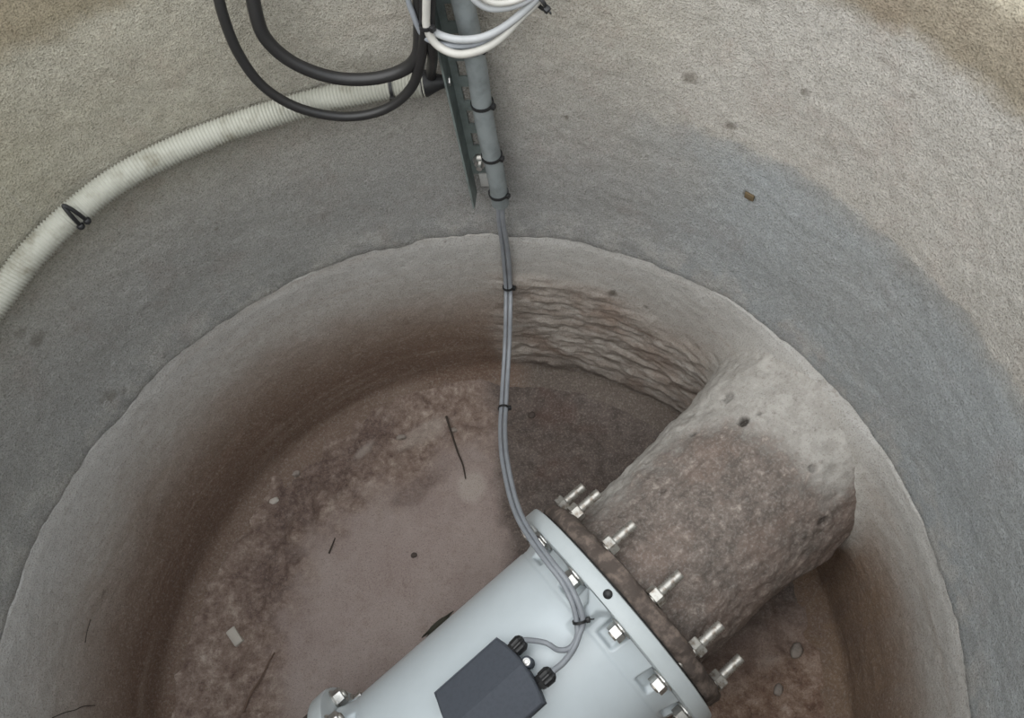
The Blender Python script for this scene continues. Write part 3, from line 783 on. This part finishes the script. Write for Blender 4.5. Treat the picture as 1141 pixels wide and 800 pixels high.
# black sleeve on its end
endt = (res[-1]-res[-4]).normalized(); side = endt.orthogonal().normalized()
bm = bmesh.new()
lathe(bm, [(-0.004, 0.0), (-0.004, HR+0.001), (0.002, HR+0.0015), (0.010, HR*0.85), (0.019, HR*0.62), (0.024, HR*0.55), (0.0245, 0)], (endt, side, endt.cross(side)), res[-1], 20)
bm_obj('end_sleeve', bm, M_BLACK, hose)
bm = bmesh.new()
lathe(bm, [(0.0245, 0), (0.0245, 0.006), (0.032, 0.006), (0.0325, 0)], (endt, side, endt.cross(side)), res[-1], 6)
bm_obj('end_bolt', bm, M_ZINC, hose)
def hose_at(px, py):
    best = None
    for i, p in enumerate(res):
        v = p-CAM; z_ = v.dot(FWD); x = 570.5+FPX*v.dot(RT)/z_; y = 400-FPX*v.dot(UP)/z_
        d = (x-px)**2+(y-py)**2
        if best is None or d < best[0]: best = (d, p, res[min(i+1, len(res)-1)]-res[max(i-1, 0)])
    return best[1], best[2]
p, t = hose_at(437, 97)
tie(p, t, HR+0.0018, 'black tie around the hose near its sleeved end', head=view(p)*0.5-UP, w=0.004)
# wire hook holding the hose at the left: bent black wire with two bulb ends
p, t = hose_at(84, 240); t = t.normalized()
pn = view(p); q = lambda x, y, d: on_wall(x, y, R_UP-d)
hook = empty('wire_clip', q(72, 231, 0.034))
pts = [q(90, 252, .037), q(80, 241, .039), q(71, 230, .034), q(76, 231, .036), q(87, 238, .039), q(97, 246, .037)]
bm = bmesh.new(); tube(bm, [c - hook.location for c in catmull(pts, 8)], 0.0026, 8); bm_obj('wire', bm, M_BLACK, hook)
for e in (pts[0], pts[-1]):
    bm = bmesh.new(); bmesh.ops.create_icosphere(bm, subdivisions=2, radius=0.0048, matrix=Matrix.Translation(e-hook.location)); bm_obj('bulb_end', bm, M_BLACK, hook)
tag(hook, 'bent black wire clip over the hose at the left', 'clip')

# black cable loops
W = lambda pts, d: [on_wall(x, y, R_UP-(d if not isinstance(d, (list, tuple)) else 0)) for x, y in pts]
def wp(lst): return [on_wall(x, y, R_UP-d) for x, y, d in lst]
cable('power_cable', wp([(236, -60, .03), (240, -25, .035), (248, 15, .04), (266, 60, .045), (294, 97, .05), (335, 121, .055), (385, 130, .058), (428, 122, .060), (458, 98, .062), (470, 60, .066), (473, 20, .068), (474, -30, .068), (474, -80, .068)]),
      0.0060, M_RUBBER, 'black cable whose long loop hangs lowest across the hose', group='black cable loops')
cable('power_cable', wp([(279, -60, .03), (280, -25, .035), (284, 10, .04), (296, 43, .045), (327, 70, .05), (370, 86, .053), (412, 88, .056), (447, 79, .058), (465, 62, .060), (468, 30, .058), (467, -10, .058), (467, -70, .058)]),
      0.0078, M_RUBBER, 'thicker black cable whose shorter loop hangs above the hose', group='black cable loops')
e0 = res[-1] + endt*0.012
cable('sleeve_cable', [e0, e0 + K*0.018 + CN*0.006, *wp([(482, 62, .060), (479, 30, .066), (480, -20, .066), (481, -70, .066)])], 0.0062, M_RUBBER,
      'short black cable rising straight from the hose sleeve beside the channel')

# pale cables looped at the top
cable('looped_cable', wp([(477, -70, .080), (476, -20, .080), (475, 12, .080), (476, 32, .082), (487, 50, .085), (508, 60, .090), (532, 57, .090), (556, 44, .082), (580, 20, .070), (602, -2, .060), (625, -30, .050)]),
      0.0045, M_CREAMC, 'off-white cable drooping in the lowest loop across the channel top', group='pale looped cables')
cable('looped_cable', wp([(473, -70, .066), (473, -20, .068), (474, 12, .068), (480, 31, .074), (491, 39, .080), (511, 44, .086), (536, 42, .088), (560, 31, .080), (584, 12, .070), (606, -10, .060), (630, -35, .05)]),
      0.0042, M_LGREYC, 'light grey glossy cable looping just above the off-white one', group='pale looped cables')
cable('looped_cable', wp([(512, -60, .082), (514, -30, .084), (524, -6, .088), (541, 8, .086), (562, 9, .080), (584, 2, .072), (606, -14, .06), (632, -40, .05)]),
      0.0036, M_LGREYC, 'grey cable in the shallow loop right of the channel top', group='pale looped cables')
cable('looped_cable', wp([(516, -60, .086), (519, -35, .088), (530, -12, .090), (546, 2, .088), (566, 3, .082), (588, -5, .072), (615, -25, .06), (640, -50, .05)]),
      0.0032, M_CREAMC, 'thin whitish cable in the topmost loop at the photo edge', group='pale looped cables')
cable('looped_cable', wp([(446, -70, .06), (451, -30, .062), (455, 0, .064), (460, 15, .066), (466, 30, .068), (474, 42, .07), (492, 49, .080), (520, 51, .084), (548, 43, .08), (575, 22, .068), (605, -8, .055), (628, -35, .045)]),
      0.0032, M_GREYC, 'thin grey cable passing left of the black cables then under the loops', group='pale looped cables')
p = on_wall(475, 29, R_UP-.080); tie(p, K, 0.0062, 'black tie on the upright white cable at the channel edge', head=RT*0.6-UP*0.5, w=0.004)
p = on_wall(601, 2, R_UP-.062); tie(p, (RT*0.7+UP*0.7), 0.0085, 'black tie gathering the looped pale cables at the right', head=RT*0.5-UP, w=0.004, tail=0.006)

# ------------------------------------------------------------------ debris
def twig(pix, r, m, label):
    pts = []
    for px, py, h in pix:
        q_ = on_plane(px, py, 0.0); pts.append(Vector((q_.x, q_.y, floor_z(q_.x, q_.y)+h+r)))
    path = catmull(pts, 6); bm = bmesh.new(); nn = len(path)
    tube(bm, path, lambda i: r*(1.0-0.45*i/nn), 7); tag(bm_obj('twig', bm, m), label, 'twig', 'twigs on the floor')
twig([(499, 468, .004), (505, 487, .004), (511, 506, .003), (517, 521, .002), (520, 536, .001)], 0.0024, M_TWIG, 'dark straight twig lying on the silt left of the hanging cables')
twig([(276, 794, .002), (284, 775, .003), (295, 755, .003), (303, 738, .003), (309, 728, .002)], 0.0022, M_TWIG2, 'thin brown twig on the floor at the lower left')
twig([(368, 618, .001), (372, 609, .002), (375, 601, .001)], 0.0018, M_TWIG, 'tiny dark twig in the middle of the open silt')
for pix, lab in (([(58, 800), (72, 794), (84, 791), (93, 787), (106, 786)], 'thin dark root running along the lower wall at the bottom left corner'),
                 ([(101, 690), (97, 704), (95, 716)], 'short hair-thin root hanging on the pale left wall')):
    bm = bmesh.new(); tube(bm, catmull([on_wall(x, y, R_LOW-0.012) for x, y in pix], 5), 0.0007, 6)
    tag(bm_obj('root', bm, M_TWIG), lab, 'root', 'roots on the wall')

def lump(name, px, py, sx, sy, sz, m, label, cat, ang=0, group=None, flat=False):
    q_ = on_plane(px, py, 0.01); bm = bmesh.new()
    if flat:
        box(bm, Vector(), (Vector((1,0,0)), Vector((0,1,0)), K), sx*2, sy*2, sz*2, min(sz, sx)*0.5)
        for v in bm.verts: v.co += Vector((random.uniform(-1, 1), random.uniform(-1, 1), 0))*sx*0.06
    else:
        bmesh.ops.create_icosphere(bm, subdivisions=3, radius=1.0)
        off_ = random.random()*20
        co = np.array([v.co[:] for v in bm.verts]); nz = fbm(co[:, 0]+off_, co[:, 1]+off_, co[:, 2]+off_, 1.3, 3)
        for v, k_ in zip(bm.verts, nz):
            s = 0.65+0.7*float(k_); v.co = Vector((v.co.x*sx*s, v.co.y*sy*s, v.co.z*sz*s))
    o = bm_obj(name, bm, m, sharp=50); o.rotation_euler = (0, 0, math.radians(ang))
    o.location = (q_.x, q_.y, floor_z(q_.x, q_.y) + sz*0.55)
    tag(o, label, cat, group)
lump('mortar_chip', 261, 709, .017, .009, .004, M_PALE, 'pale oblong chip lying on the dark floor at the left', 'chip', ang=-60, flat=True)
lump('mortar_chip', 308, 560, .009, .007, .004, M_PALE, 'small pale mortar crumb near the brown stained edge', 'chip', ang=20)
lump('pebble', 461, 618, .006, .005, .004, M_DARKSTONE, 'small dark pebble alone on the open silt', 'pebble', group='pebbles on the floor')
lump('pebble', 592, 461, .008, .007, .004, M_DARKSTONE, 'round dark clod just right of the hanging cables', 'pebble', group='pebbles on the floor')
lump('pebble', 888, 725, .014, .010, .008, M_STONE, 'grey brown stone on the rusty floor right of the studs', 'pebble', ang=50, group='pebbles on the floor')
lump('pebble', 868, 768, .010, .008, .006, M_STONE, 'smaller stone on the rusty floor near the photo bottom', 'pebble', ang=50, group='pebbles on the floor')
lump('pebble', 505, 480, .008, .006, .004, M_STONE, 'light stone at the head of the dark twig', 'pebble', group='pebbles on the floor')
lump('pebble', 447, 487, .010, .006, .005, M_STONE, 'stone in the crumbly silt left of the dark twig', 'pebble', group='pebbles on the floor')
lump('pebble', 330, 528, .009, .007, .005, M_STONE, 'stone between the purple stain and the brown wall foot', 'pebble', group='pebbles on the floor')
# dark moss strip beside the meter
q_ = on_plane(489, 697, 0.0); bm = bmesh.new(); bmesh.ops.create_icosphere(bm, subdivisions=3, radius=1.0)
for v in bm.verts: v.co = Vector((v.co.x*0.030*(1+.3*math.sin(v.co.y*7)), v.co.y*0.006, v.co.z*0.006))
o = bm_obj('moss_strip', bm, M_SEAL); o.location = (q_.x, q_.y, floor_z(q_.x, q_.y)+0.003); o.rotation_euler = (0, 0, PHI)
tag(o, 'narrow dark moss strip on the floor along the meter edge', 'moss')
# leaf scrap stuck to the wall
p = on_wall(835, 219, R_UP-0.002); n_ = Vector((-p.x, -p.y, 0)).normalized(); tt = n_.cross(K)
bm = bmesh.new(); box(bm, Vector(), (tt, n_, K), 0.013, 0.003, 0.010, 0.0012)
o = bm_obj('leaf_scrap', bm, M_LEAF); o.location = p; tag(o, 'brown leaf scrap stuck to the damp wall at the right', 'leaf')
